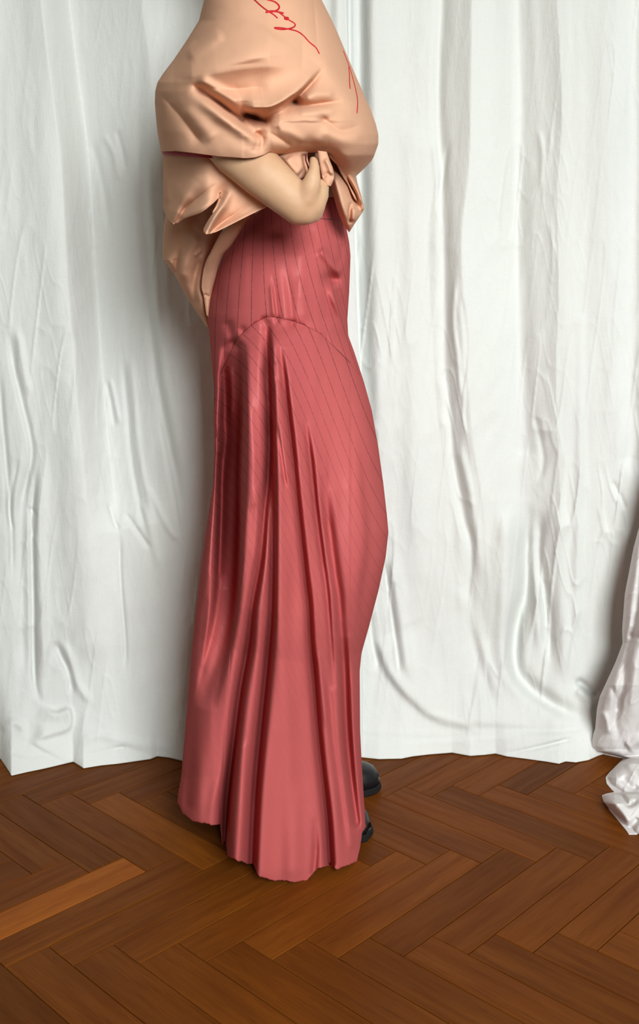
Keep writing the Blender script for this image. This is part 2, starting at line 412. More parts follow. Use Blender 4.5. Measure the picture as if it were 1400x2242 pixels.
FL = [  # left curtain folds
 ('t', [(148, -60, 1), (150, 0, 1), (160, 89, 1), (174, 200, 1), (190, 321, 1), (198, 428, 1), (208, 607, 1), (220, 780, 1), (232, 927, .8), (248, 1080, .5), (262, 1160, .3)], -.062, 60, 160),
 ('g', [(108, -60, .6), (112, 300, .8), (130, 600, 1), (160, 900, 1), (190, 1200, 1), (200, 1400, .6)], .018, 48),
 ('g', [(304, 214), (307, 393), (318, 536), (336, 750), (359, 905), (387, 1041), (405, 1164)], -.010, 11),
 ('g', [(332, 600), (352, 760), (378, 920), (402, 1050)], .006, 12),
 ('g', [(262, 1160), (264, 1269), (273, 1382), (276, 1480)], -.006, 5),
 ('g', [(237, 1100), (250, 1140), (262, 1165)], -.006, 5),
 ('g', [(241, 826), (250, 870), (262, 930)], .006, 5), ('g', [(232, 830), (241, 875), (252, 940)], -.005, 5),
 ('g', [(268, 771), (280, 900), (291, 1018), (322, 1185)], -.007, 7), ('g', [(285, 771), (296, 900), (308, 1008), (340, 1165)], .005, 7),
 ('g', [(273, 1122), (300, 1160), (330, 1205)], -.006, 6), ('g', [(300, 1090), (325, 1140), (350, 1250)], .004, 8),
 ('g', [(225, 290), (250, 340), (262, 400)], .004, 7), ('g', [(255, 280), (270, 340), (275, 375)], -.004, 6), ('g', [(200, 300), (228, 420), (240, 520)], -.004, 8),
 ('g', [(345, 900), (380, 1080), (395, 1180)], -.004, 5), ('g', [(320, 1060), (365, 1150), (395, 1190)], .004, 7),
 ('g', [(82, 1008), (72, 1100), (70, 1155), (73, 1314), (77, 1496), (100, 1546)], -.016, 7),
 ('g', [(60, 1000), (48, 1150), (50, 1350), (52, 1500)], -.010, 14), ('g', [(96, 1010), (86, 1150), (92, 1320), (96, 1500)], .010, 12),
 ('g', [(20, 720), (30, 800), (46, 870), (70, 980), (60, 1050), (45, 1110)], -.009, 7), ('g', [(38, 720), (50, 800), (64, 870)], .006, 8),
 ('g', [(-2, 800), (3, 900), (12, 1000), (24, 1155), (28, 1300)], -.010, 7), ('g', [(40, 1000), (20, 1110), (30, 1170)], -.006, 5),
 ('g', [(60, 1110), (78, 1130), (72, 1180)], -.006, 5),
 ('g', [(118, 1400), (135, 1440), (152, 1473), (158, 1525)], -.012, 8), ('g', [(135, 1400), (152, 1440), (170, 1500), (205, 1545)], .008, 9),
 ('s', [(90, 1540), (120, 1560), (150, 1552), (158, 1575), (150, 1598), (110, 1612), (68, 1625)][::-1], .022, 8, 40),
 ('s', [(60, 1622), (110, 1650), (150, 1672), (182, 1688)], .020, 5, 34),
 ('s', [(159, 1655), (200, 1648), (255, 1634), (275, 1633), (310, 1644), (345, 1655)][::-1], -.012, 5, 26),
 ('g', [(160, 1640), (210, 1612), (270, 1622), (330, 1634), (390, 1640)], .010, 10),
 ('g', [(248, 1641), (262, 1638), (276, 1637)], -.015, 4),
 ('g', [(0, 1600), (30, 1582), (60, 1600)], .010, 10), ('g', [(10, 1640), (60, 1655), (130, 1650)], -.006, 6),
 ('g', [(740, -60, 1), (745, 700, 1), (750, 1600, 1)], .01, 14),
]
HEML = tab([(-200, 1640), (-40, 1645), (0, 1661), (8, 1672), (25, 1698), (60, 1690), (100, 1682), (160, 1668), (183, 1682), (220, 1676), (260, 1672), (330, 1662), (345, 1656), (370, 1659), (398, 1666), (470, 1672), (800, 1656)])
left_edge = lambda px, py: px + np.where(px > 700, (px - 700) / 62 * (np.interp(py, [-60, 0, 150, 500, 620, 800, 1000, 1700], [-2, -1, 2, 14, 17, 27, 32, 34])), 0)
c1 = curtain('curtain', -220, 762, 2.4, -60, HEML, .315, FL, MAT_LINEN, lambda px, py: .0 * px, seed=3, edge=left_edge, crk=.5)
tag(c1, 'off-white linen curtain hanging behind the person and filling the left side', 'curtain', 'floor-length linen curtains')

FR = [
 ('g', [(786, -60, 1), (788, 200, 1), (792, 500, 1), (800, 800, .6), (812, 1000, .3)], -.022, 17),
 ('g', [(815, -60, 1), (820, 400, 1), (826, 800, .7), (840, 1000, .3)], .010, 30),
 # band one
 ('t', [(1036, -60, 1), (1034, 0, 1), (1030, 283, 1), (1024, 400, 1), (1010, 542, 1), (1022, 797, .9), (1034, 950, .8), (1056, 1100, .7), (1066, 1250, .5), (1080, 1400, .3)], .034, 72, 120),
 ('g', [(968, -60, .8), (970, 0, .8), (961, 189, .8), (968, 354, 1), (973, 519, 1), (976, 797, 1), (981, 851, 1), (991, 974, 1), (1016, 1134, 1), (1034, 1203, 1), (1024, 1317, .9), (1048, 1431, .7), (1080, 1546, .2)], -.012, 13),
 ('g', [(985, 300), (972, 380), (962, 440), (970, 500)], -.005, 6), ('g', [(950, 300), (958, 400), (964, 500)], .005, 7),
 ('g', [(1000, 600), (992, 700), (1003, 800), (1012, 900)], .006, 6), ('g', [(1012, 640), (1022, 760), (1018, 860)], -.004, 5),
 ('g', [(1000, 960), (1030, 1080), (1044, 1180), (1046, 1260)], .009, 11),
 ('g', [(1006, 1280), (1030, 1350), (1064, 1450), (1100, 1540)], .006, 14),
 # band two
 ('t', [(1216, -60, 1), (1218, 0, 1), (1230, 236, 1), (1219, 424, 1), (1222, 613, 1), (1217, 797, 1), (1220, 950, .9), (1226, 1100, .75), (1236, 1300, .45), (1240, 1480, .2), (1245, 1620, 0)], .036, 88, 600),
 ('t', [(1450, -60, 1), (1450, 500, 1), (1440, 1000, .8), (1430, 1300, .5), (1430, 1640, 0)], .045, 240, 200),
 ('g', [(764, -60, 1), (768, 300, 1), (784, 700, 1), (792, 1000, .5)], -.022, 9),
 ('g', [(1130, -60, 1), (1134, 283, 1), (1133, 471, 1), (1146, 797, 1), (1150, 980, .6)], -.010, 22),
 ('g', [(1180, 280), (1188, 340), (1184, 420)], .004, 6), ('g', [(1170, 900), (1190, 1000), (1180, 1060)], -.005, 7),
 ('g', [(1160, 1090), (1158, 1180), (1153, 1294), (1128, 1386), (1136, 1477), (1217, 1546), (1304, 1580)], -.026, 17),
 ('g', [(1110, 1100), (1107, 1200), (1104, 1386), (1108, 1470), (1150, 1540)], .014, 20),
 ('g', [(1186, 1110), (1182, 1226), (1199, 1340), (1205, 1460)], -.016, 11), ('g', [(1168, 1120), (1167, 1226), (1176, 1330), (1180, 1430)], .010, 10),
 ('g', [(1228, 1100), (1225, 1240), (1236, 1400), (1240, 1500)], .007, 16),
 ('g', [(1272, 700, .4), (1270, 1000, 1), (1267, 1157, 1), (1262, 1386, 1), (1262, 1480, .5)], .006, 10),
 ('g', [(1260, 1488), (1285, 1505), (1312, 1528)], -.018, 8), ('g', [(1262, 1508), (1285, 1530), (1300, 1555)], .010, 10),
 ('g', [(1340, 1050), (1360, 1090), (1372, 1120)], -.004, 6), ('g', [(1395, -60, 1), (1390, 500, 1), (1386, 1000, 1)], -.012, 24),
 # bottom left swoop
 ('g', [(842, 1215), (856, 1330), (870, 1431), (876, 1490)], -.014, 8), ('g', [(858, 1215), (876, 1330), (890, 1431), (905, 1500)], .009, 12),
 ('g', [(808, 1330), (815, 1400), (830, 1470)], -.010, 8),
 ('s', [(822, 1400, .3), (833, 1431, .7), (851, 1477, 1), (897, 1532, 1), (966, 1582, .9), (1080, 1598, .6), (1180, 1602, .4)], .022, 11, 60),
 ('g', [(1000, 1590), (1080, 1594), (1200, 1600), (1310, 1592)], -.009, 8),
 ('s', [(780, 1622, 1), (874, 1626, 1), (988, 1619, 1), (1126, 1612, 1)][::-1], .006, 4, 40), ('g', [(1090, 1654), (1171, 1638), (1260, 1615)], -.02, 4), ('g', [(790, 1600, 1), (900, 1606, 1), (1000, 1608, .5)], .004, 8),
 ('g', [(881, 1585), (884, 1620), (888, 1656)], -.006, 3),
 ('s', [(1085, 1651, .3), (1130, 1643, 1), (1171, 1634, 1), (1220, 1622, 1), (1262, 1612, .6)], .018, 4, 30),
 ('g', [(1130, 1650), (1170, 1645), (1220, 1655)], .006, 6), ('g', [(1180, 1655), (1230, 1640), (1270, 1650)], -.005, 6),
 ('g', [(930, 1560), (1000, 1580), (1060, 1610)], .004, 8), ('g', [(960, 1640), (1000, 1625), (1060, 1640)], .004, 7),
 ('g', [(905, 300, .5), (900, 700, 1), (905, 1000, 1), (915, 1250, .6)], .006, 26), ('g', [(1080, -60, 1), (1080, 500, 1), (1085, 900, .6)], .004, 30),
]
HEMR = tab([(700, 1658), (790, 1658), (830, 1662), (880, 1661), (905, 1656), (940, 1652), (990, 1648), (1030, 1655), (1060, 1653), (1085, 1650), (1110, 1656), (1150, 1661), (1195, 1667), (1225, 1672), (1240, 1667), (1262, 1669), (1290, 1664), (1310, 1655), (1340, 1646), (1700, 1644)])
c2 = curtain('curtain', 750, 1490, 2.4, -60, HEMR, .350, FR, MAT_LINEN, lambda px, py: -.012 * sm(1230, 1300, px) * 0, seed=40)
tag(c2, 'wide off-white linen curtain hanging right of the person with its hem pooled on the parquet', 'curtain', 'floor-length linen curtains')

# ---- third cloth, pooled on the floor at the right edge
LC = tab([(-60, 1700), (500, 1560), (900, 1455), (1150, 1401), (1200, 1388), (1300, 1369), (1378, 1363), (1408, 1364), (1430, 1356), (1451, 1348), (1488, 1331), (1525, 1314), (1551, 1308), (1595, 1304), (1620, 1294), (1635, 1291), (1645, 1300), (1652, 1330), (1660, 1368), (1668, 1358), (1690, 1336), (1702, 1327), (1715, 1329), (1728, 1340), (1734, 1347), (1737, 1330), (1741, 1319), (1755, 1322), (1772, 1335), (1790, 1350), (1815, 1370), (1826, 1378)])
def pooled():
    R, C = 620, 150
    py = np.r_[np.linspace(-60, 1000, 60)[:-1], np.linspace(1000, 1826, R - 59)]
    py = py[:, None]; s = np.linspace(0, 1, C)[None, :] ** 1.4
    L = LC(py); Rr = 1690.0; px = L + (Rr - L) * s
    py = np.broadcast_to(py, px.shape)
    by = np.interp(py, [-60, 900, 1300, 1500, 1640, 1655, 1672, 1735, 1738, 1760, 1828], [.20, .17, .165, .175, .25, .25, .17, .105, .06, .0, -.055])
    d = px - L
    FT = [('g', [(1420, 1050), (1400, 1300), (1372, 1450), (1350, 1560), (1352, 1600), (1368, 1645)], -.014, 9),
          ('g', [(1440, 1050), (1420, 1300), (1395, 1450), (1384, 1530), (1378, 1620)], .014, 14),
          ('g', [(1392, 1400), (1376, 1450), (1360, 1490), (1345, 1530)], .008, 8), ('g', [(1340, 1500), (1350, 1530), (1356, 1560)], -.006, 6),
          ('g', [(1312, 1556), (1328, 1575), (1335, 1610)], .009, 8), ('g', [(1375, 1390), (1410, 1400)], -.006, 6),
          ('g', [(1375, 1665), (1390, 1690), (1410, 1700)], .012, 12), ('g', [(1340, 1725), (1365, 1745), (1378, 1762), (1400, 1750)], -.020, 5),
          ('g', [(1372, 1640), (1395, 1625), (1420, 1620)], .018, 12), ('g', [(1360, 1700), (1385, 1725), (1400, 1720)], -.010, 8),
          ('g', [(1335, 1745), (1360, 1775), (1380, 1805)], .010, 9), ('g', [(1400, 1790), (1385, 1810), (1378, 1822)], -.012, 7),
          ('g', [(1480, 900, 1), (1450, 1300, 1), (1430, 1600, 1)], -.02, 16), ('g', [(1550, 900, 1), (1520, 1300, 1), (1480, 1700, 1)], .02, 25), ('g', [(1600, 900, 1), (1580, 1300, 1), (1560, 1800, 1)], -.03, 25)]
    f = feats(FT, px, py) + N1(px / 30, py / 60) * .0025 + N2(px / 11, py / 16) * .0006 + (1 - np.abs(N3((px + .5 * py) / 22, (py - .4 * px) / 55)) * 2.4).clip(0) ** 2 * .002
    rnd = .055 * np.exp(-d / 11.0) + .02 * np.exp(-d / 40)
    lim = floorY(px, py) - .003
    Y = np.minimum(by + rnd - f, lim)
    # lobe edges touch the floor at their lowest row
    return grid_mesh('curtain', P(px, py, Y), MAT_LINEN2)
c3 = pooled(); solid(c3, .0015, -1.0)
tag(c3, 'rosy-white crumpled linen curtain bunched on the floor at the right edge of the photo', 'curtain', 'floor-length linen curtains')

# ================================================================== PERSON
person = bpy.data.objects.new('person', None); COL.objects.link(person); person.location = (0, 0, 0)
tag(person, 'person in oversized peach blouse and long rose pinstriped skirt, gripping the blouse hem', 'person')

def shape(w, p=2.2): return (1 - np.abs(2 * np.clip(w, 0, 1) - 1) ** p) ** (1 / p)

class Tube:
    """closed garment shell: outline left/right, depth, and traced folds on the near side"""
    def __init__(s, L, R, Yc, b, FT, p=2.2, extra=None):
        s.L, s.R, s.Yc, s.b, s.FT, s.p, s.extra = L, R, Yc, b, FT, p, extra
    def Y(s, px, py):
        L, R = s.L(py), s.R(py); w = (px - L) / (R - L); sh = shape(w, s.p(py) if callable(s.p) else s.p)
        d = feats(s.FT, px, py)
        if s.extra: d = d + s.extra(px, py)
        return s.Yc(py) - s.b(py) * sh - d * np.minimum(1, sh * 1.6 + .08)
    def build(s, name, top, bot, rows, cols, back, mat, parent, bf=1.0, cut=None):
        th = np.linspace(0, math.pi, cols); w = (1 - np.cos(th)) / 2
        t = np.linspace(0, 1, rows)[:, None]
        py = top(w)[None, :] + (bot(w) - top(w))[None, :] * t
        px = s.L(py) + (s.R(py) - s.L(py)) * w[None, :]
        Y = s.Y(px, py)
        for _ in range(2):
            Y[1:-1] = (Y[:-2] + 2 * Y[1:-1] + Y[2:]) / 4; Y[:, 1:-1] = (Y[:, :-2] + 2 * Y[:, 1:-1] + Y[:, 2:]) / 4
        V = P(px, py, Y)
        A, B = V[:, 0], V[:, -1]; ph = np.linspace(0, math.pi, back + 2)[1:-1]
        u = ((1 - np.cos(ph)) / 2)[None, :, None]
        Bk = B[:, None] + (A - B)[:, None] * u
        dep = (s.b(py[:, -1:]) * (1 - u[..., 0]) + s.b(py[:, :1]) * u[..., 0]) * bf
        wav = 1 + .10 * np.sin(ph * 9)[None, :] * t
        Bk[..., 1] += dep * shape((1 - np.cos(ph)) / 2, 2.3)[None, :] * wav
        VV = np.concatenate([V, Bk], 1)
        pxb = np.broadcast_to(px[:, -1:], Bk.shape[:2]) + (px[:, :1] - px[:, -1:]) * u[..., 0]
        pyb = py[:, -1:] + (py[:, :1] - py[:, -1:]) * u[..., 0]
        o = grid_mesh(name, VV, mat, parent, wrap=True)
        return o, np.concatenate([px, pxb], 1), np.concatenate([py, pyb], 1), py, V

# ---------------------------------------------------------------- skirt
def amp(F_, k, sel): return [((f[0], f[1], f[2] * k) + tuple(f[3:])) if sel(f) else f for f in F_]
SL = smooth_tab([(400, 575), (430, 566), (480, 542), (530, 502), (570, 484), (610, 470), (650, 460), (690, 455), (760, 461), (850, 469), (920, 468), (985, 470), (1060, 467), (1140, 455), (1250, 440), (1350, 428), (1450, 418), (1550, 410), (1640, 402), (1700, 397), (1740, 390), (1760, 388), (1790, 390), (2000, 395)], 12)
SR = smooth_tab([(400, 722), (430, 734), (460, 747), (495, 758), (530, 765), (560, 768), (640, 765), (700, 761), (735, 763), (770, 776), (835, 797), (900, 815), (980, 829), (1060, 840), (1130, 848), (1165, 851), (1220, 845), (1290, 830), (1370, 809), (1430, 792), (1470, 788), (1600, 789), (1680, 793), (1760, 798), (1810, 804), (2000, 806)], 16)
SY = tab([(400, .0), (900, .0), (1500, .0), (1800, .0), (2000, .0)])
SB = tab([(400, .115), (470, .13), (560, .165), (650, .178), (750, .182), (1200, .185), (1600, .185), (1930, .172)])
SEAM = np.array([(452, 1010), (462, 930), (470, 880), (484, 820), (490, 803), (513, 751), (533, 726), (558, 706), (584, 694), (601, 694), (636, 701), (667, 711), (704, 731), (744, 771), (767, 794), (800, 838), (830, 900)], float)
FS = [
 # yoke
 ('s', [(594, 596, 0), (599, 640, .8), (606, 694, 1), (608, 702, .6)], -.010, 3, 10),
 ('g', [(594, 620), (597, 660), (600, 697)], .004, 5),
 ('g', [(622, 570, 0), (634, 640, .8), (640, 696, 1), (642, 720, .3)], -.007, 9), ('g', [(655, 600), (664, 660), (668, 705)], .003, 10),
 ('b', (728, 612), -.030, 17, 15), ('g', [(700, 540), (716, 565), (738, 592), (752, 600)], .014, 10), ('g', [(738, 585), (748, 560), (750, 530)], -.006, 9),
 ('g', [(722, 625, .3), (734, 660, 1), (752, 700, 1), (772, 745, 1), (790, 800, .3)], .022, 9), ('g', [(742, 640, .5), (752, 670, 1), (764, 720, 1), (775, 742, .6)], -.026, 9),
 ('b', (470, 640), -.012, 14, 24), ('g', [(495, 700), (508, 735), (512, 760)], -.008, 10), ('b', (530, 722), -.006, 9, 8), ('b', (577, 700), -.006, 7, 7),
 ('b', (606, 703), -.006, 6, 7), ('b', (640, 708), -.006, 8, 8), ('b', (662, 716), -.004, 7, 7), ('b', (686, 728), -.004, 8, 7), ('b', (712, 740), -.004, 8, 6),
 ('v', [tuple(p) + (1,) for p in SEAM], -.0035, 3.0),
 ('g', [(600, 480), (640, 520), (700, 500)], -.006, 22),
 # main pleat
 ('s', [(591, 712, .3), (593, 760, 1), (596, 820, 1), (599, 880, 1), (602, 1017, 1), (604, 1154, 1), (602, 1326, 1), (598, 1400, 1), (591, 1471, 1), (577, 1614, 1), (565, 1757, 1), (558, 1910, 1)], .022, 4, 34),
 ('g', [(585, 712, .3), (587, 820, 1), (590, 900, 1), (595, 1000, 1), (597, 1154, 1), (595, 1326, 1), (590, 1400, 1), (583, 1471, 1), (569, 1614, 1), (557, 1757, 1), (550, 1910, 1)], -.016, 8),
 # second pleat
 ('g', [(585, 900, .2), (587, 948, .7), (587, 1034, 1), (580, 1120, 1), (571, 1223, 1), (553, 1326, 1.1), (545, 1410, 1.2), (527, 1507, 1.4), (513, 1614, 1.6), (502, 1704, 1.9), (495, 1793, 2.3), (492, 1880, 2.6)], -.017, 8),
 ('s', [(592, 948, .4), (592, 1034, 1), (585, 1120, 1), (577, 1223, 1), (560, 1326, 1), (551, 1410, 1), (534, 1507, 1.1), (521, 1614, 1.2), (510, 1704, 1.4), (502, 1793, 1.8), (498, 1890, 2)], .016, 4, 26),
 # third
 ('s', [(617, 755, 0), (627, 820, .7), (634, 890, 1), (645, 983, 1), (655, 1086, 1), (664, 1171, 1), (674, 1257, 1), (682, 1326, 1), (686, 1410, 1), (692, 1471, 1), (700, 1579, 1), (711, 1686, 1), (724, 1793, 1), (730, 1890, 1)], .014, 3.5, 20),
 ('g', [(613, 765, .2), (629, 883, .8), (640, 983, 1), (650, 1086, 1), (659, 1171, 1), (668, 1257, 1), (676, 1326, 1), (680, 1410, 1), (686, 1471, 1), (693, 1579, 1), (704, 1686, 1), (716, 1793, 1), (722, 1890, 1)], -.012, 6),
 # fourth
 ('s', [(671, 910, 0), (684, 1000, .9), (695, 1103, 1), (708, 1206, 1), (719, 1290, .8), (728, 1400, .5), (735, 1500, .3)], .010, 3.5, 16),
 ('g', [(668, 915, 0), (680, 1000, .9), (691, 1103, 1), (704, 1206, 1), (716, 1290, .9), (724, 1400, .6), (730, 1500, .3)], -.009, 5),
 ('g', [(705, 1040, 0), (720, 1150, 1), (733, 1250, 1), (742, 1310, 1), (748, 1394, 1), (753, 1471, 1.4), (757, 1579, 1.6), (766, 1686, 1.6), (781, 1800, 1.3)], -.013, 8),
 ('g', [(765, 1400, .4), (772, 1500, 1), (776, 1600, 1), (784, 1700, 1), (794, 1800, 1)], .010, 8),
 ('g', [(712, 1450), (722, 1530), (730, 1620), (745, 1740), (760, 1860)], -.011, 8), ('g', [(740, 1400, .5), (742, 1500, 1), (748, 1620, 1), (760, 1740, 1), (770, 1850, .6)], .008, 8),
 ('g', [(697, 1420), (705, 1500), (716, 1600)], .006, 6), ('g', [(690, 1800, .2), (692, 1860, 1), (688, 1910, 1)], -.014, 7),
 # knee side
 ('s', [(780, 940, 0), (794, 1068, .8), (803, 1188, 1), (790, 1291, 1), (787, 1394, .8), (786, 1450, .3)][::-1], .025, 12, 70),
 ('g', [(815, 900, .4), (832, 1000, 1), (838, 1080, .6)], -.010, 14),
 # deep hollow at the back
 ('s', [(520, 740, .2), (530, 790, .6), (536, 880, .9), (538, 1010, 1), (535, 1100, 1), (528, 1200, .9), (516, 1330, .6), (500, 1420, .3)], .030, 5, 80),
 ('f', [(512, 770, .15), (510, 830, .5), (508, 900, .8), (504, 1000, 1), (502, 1100, 1), (499, 1200, 1), (495, 1290, .85), (486, 1370, .5), (468, 1460, .2), (446, 1550, 0)], -.13, 25, 9),
 ('g', [(490, 820, .4), (494, 880, .8), (492, 980, 1), (485, 1060, 1), (482, 1150, 1), (476, 1250, .5)], -.030, 12),
 ('g', [(506, 800), (508, 860), (505, 920)], .010, 6),
 ('g', [(476, 925), (486, 950), (482, 985), (475, 1000)], .016, 8), ('g', [(470, 950), (480, 970)], -.01, 4),
 ('g', [(474, 1060), (466, 1140), (456, 1220), (446, 1330)], .008, 11),
 ('g', [(462, 1250), (452, 1330), (440, 1420), (432, 1500)], -.008, 12), ('g', [(506, 1230), (500, 1360), (478, 1440), (455, 1500), (440, 1560)], -.012, 15),
 ('g', [(420, 1560, .3), (412, 1650, 1), (408, 1760, 1)], -.014, 12), ('g', [(455, 1560, .4), (440, 1680, 1), (430, 1790, 1)], .012, 22),
 ('g', [(535, 1450, .4), (520, 1560, 1), (500, 1660, 1), (470, 1750, .6), (462, 1800, .4)], .010, 12),
 # soft troughs of the pleats towards the hem
 ('g', [(552, 1330, 0), (538, 1440, .8), (520, 1560, 1), (504, 1690, 1.2), (492, 1800, 1.4), (488, 1890, 1.4)], -.030, 17),
 ('g', [(597, 1330, 0), (586, 1460, .8), (570, 1600, 1), (556, 1750, 1), (548, 1910, 1)], -.024, 15),
 ('g', [(678, 1340, 0), (690, 1480, .8), (702, 1620, 1), (715, 1750, 1), (724, 1890, 1)], -.020, 13),
 ('g', [(748, 1360, 0), (754, 1480, .8), (760, 1620, 1), (770, 1720, .5), (778, 1800, 0)], -.016, 12),
 # wrinkles
 ('g', [(576, 800), (582, 850), (590, 890)], -.005, 4), ('g', [(602, 790), (605, 820), (607, 840)], -.005, 4), ('g', [(606, 921), (619, 1017), (628, 1075)], -.007, 4),
 ('g', [(612, 931), (625, 1017), (634, 1075)], .004, 4), ('g', [(608, 1180, .2), (622, 1400, 1), (632, 1600, 1), (640, 1900, 1)], .010, 26),
 ('g', [(560, 1050), (566, 1150), (556, 1250)], .006, 9), ('g', [(548, 900, .5), (556, 1000, 1), (552, 1100, .8)], .006, 9),
 ('g', [(530, 1640, .5), (530, 1760, 1), (522, 1880, 1)], .012, 14), ('g', [(640, 1000), (652, 1150), (668, 1300)], .004, 8), ('g', [(650, 1750, .3), (640, 1930, 1)], .008, 20),
]
pleat = lambda f: f[0] in 'gs' and len(f[1]) >= 7 and f[2] > -.1 and len(f[1][0]) == 3 and f[1][0][1] > 690
FS = [((f[0], f[1], f[2] * 1.8, f[3] * 1.35) + tuple(q * 1.5 for q in f[4:])) if pleat(f) else f for f in FS]
skirtT = Tube(SL, SR, SY, SB, FS, tab([(400, 2.1), (760, 2.1), (900, 3.0), (1000, 3.4), (1250, 3.4), (1400, 2.5), (1700, 2.4), (1900, 3.0)]), lambda px, py: N1(px / 60 + 9, py / 260) * .004 + N2(px / 20 + 5, py / 140) * .0012)
HEMS = tab([(380, 1742), (388, 1756), (400, 1780), (420, 1795), (440, 1803), (465, 1806), (484, 1804), (490, 1868), (505, 1878), (530, 1888), (555, 1894), (562, 1910), (570, 1920), (600, 1928), (650, 1932), (672, 1929), (682, 1916), (692, 1904), (720, 1895), (740, 1903), (765, 1893), (782, 1884), (788, 1860), (794, 1820), (804, 1806), (812, 1800)])
def w_to_tab(poly):                 # photo polyline -> function of w
    poly = np.array(poly, float); w = (poly[:, 0] - SL(poly[:, 1])) / (SR(poly[:, 1]) - SL(poly[:, 1]))
    k = np.argsort(w); w, y = w[k], poly[k, 1]
    return lambda q: np.interp(q, w, y)
seam_w = w_to_tab(SEAM)
hp = [(x, float(HEMS(x)) + 1.6 * float(N1(x / 9, 3.3)) + .9 * float(N2(x / 3.1, 1.7))) for x in np.linspace(384, 810, 500)]
hem_w = w_to_tab(hp)
hem2 = lambda q: hem_w(q)
top_w = lambda q: 432.0 + 0 * q
# pinstripe fields fitted to traced stripes
def polyfit2(pts, deg):
    pts = np.array(pts, float); x = (pts[:, 0] - 620) / 200; y = (pts[:, 1] - 900) / 400
    ex = [(i, j) for i in range(deg + 1) for j in range(deg + 1 - i)]
    A = np.stack([x ** i * y ** j for i, j in ex], 1); reg = 1e-3 * np.eye(len(ex))
    c = np.linalg.solve(A.T @ A + reg, A.T @ pts[:, 2])
    return lambda px, py: sum(ci * ((px - 620) / 200) ** i * ((py - 900) / 400) ** j for ci, (i, j) in zip(c, ex))
z3 = lambda L, k: [(430 + x / 3.5, 420 + y / 3.5, k) for x, y in L]
z4 = lambda L, k: [(400 + x / 2.917, 880 + y / 2.917, k) for x, y in L]
YS = z3([(250, 350), (240, 430), (220, 560), (222, 700), (228, 900), (215, 1080)], 0) + z3([(340, 300), (315, 440), (300, 570), (285, 750), (283, 930), (282, 1100)], 1) \
   + z3([(420, 230), (410, 380), (375, 570), (360, 720), (355, 900), (358, 1060)], 2) + z3([(530, 230), (510, 400), (485, 600), (465, 750), (460, 980)], 3) + z3([(570, 650), (555, 850), (550, 960)], 4) \
   + z3([(590, 450), (640, 590), (690, 720), (735, 900)], 5) + z3([(640, 300), (690, 420), (740, 560), (780, 700), (810, 850), (850, 1000)], 6) + z3([(740, 300), (790, 420), (850, 600), (890, 760), (920, 900), (960, 1080)], 7) \
   + z3([(830, 300), (880, 440), (925, 580), (940, 720), (980, 850), (1040, 1030), (1100, 1230)], 8) + z3([(890, 270), (940, 430), (990, 560), (1000, 720), (1045, 860)], 9) + z3([(950, 230), (1000, 420), (1050, 570), (1060, 720)], 10) + z3([(1010, 220), (1040, 420), (1080, 570), (1110, 720)], 11)
YS += [(765, 583, 12.4), (768, 540, 12.6), (762, 660, 11.6), (762, 720, 10.4), (775, 770, 9.6), (460, 690, -1), (463, 760, -.8), (470, 850, -.4), (790, 830, 9.4)]
stripe_yoke = polyfit2(YS, 4)
LS = z3([(950, 1100), (1010, 1280), (1090, 1450), (1150, 1680)], 0) + z3([(800, 1010), (880, 1180), (960, 1400), (1060, 1680)], 1) + z3([(690, 1000), (760, 1150), (830, 1330), (950, 1650)], 2) + z3([(570, 985), (640, 1120), (700, 1260), (770, 1400), (850, 1560)], 3) \
   + z3([(455, 1010), (540, 1090), (600, 1180), (660, 1330)], 4) + z3([(360, 1070), (440, 1130), (520, 1200), (590, 1330)], 5) + z3([(330, 1150), (440, 1230), (490, 1280), (560, 1370)], 6) + z3([(370, 1300), (470, 1370), (540, 1450)], 7) + z3([(360, 1380), (450, 1450), (520, 1520)], 8) + z3([(370, 1480), (450, 1560), (540, 1650)], 9)
for k, (a, b) in enumerate(((130, 270), (235, 370), (340, 465), (440, 565), (540, 665), (640, 780), (740, 880), (840, 990), (950, 1110))): LS += z4([(400, a), (470, (a + b) / 2 - 6), (540, b)], 11 + k)
for yy in (1300, 1450, 1600, 1750, 1900):
    for xx in (450, 550, 650, 750): LS.append((xx, yy, 21.6 + (yy - 1300) * .028 - (xx - 550) * .060))
for xx, yy, kk in ((700, 1100, 6.2), (700, 1200, 9), (758, 1119, 3), (761, 1050, 2), (773, 1011, 1), (791, 990, 0), (820, 1100, .8), (640, 1100, 10.5), (743, 1035, 3), (698, 1008, 4), (683, 960, 4), (680, 996, 5), (626, 957, 7), (680, 1047, 7)): LS.append((xx, yy, kk))
LS += [(775, 834, -1), (808, 845, -2), (791, 900, -1), (815, 900, -1.7), (830, 990, -1.2), (845, 1150, .8), (835, 1050, -.2), (760, 780, -1.2), (800, 1300, 5.5), (820, 1250, 3.5)]
stripe_low = polyfit2(LS, 3)
yoke, ypx, ypy, _, _ = skirtT.build('yoke', top_w, seam_w, 150, 330, 70, MAT_SATIN, None, 1.0)
skirt, lpx, lpy, _, LV = skirtT.build('skirt', seam_w, hem2, 470, 330, 70, MAT_SATIN, person, 1.0)
yoke.parent = skirt
attr(yoke, 'stripe', stripe_yoke(ypx, ypy)); attr(yoke, 'fade', np.ones(ypx.shape))
attr(skirt, 'stripe', stripe_low(lpx, lpy)); attr(skirt, 'fade', np.interp(lpy, [700, 1000, 1300, 1700, 1950], [1, .75, .38, .14, .08]))
skirt['label'] = 'long rose satin skirt with thin dark pinstripes'; yoke['label'] = 'smooth hip yoke of the skirt with upright pinstripes'
for o in (skirt, yoke): solid(o, .0012, -1.0)
sp = spline(SEAM[3:15], 6)
tube_pts('seam_stitching', P(sp[:, 0], sp[:, 1], skirtT.Y(sp[:, 0], sp[:, 1]) + .0002), .0006, MAT_DARKTHREAD, skirt)
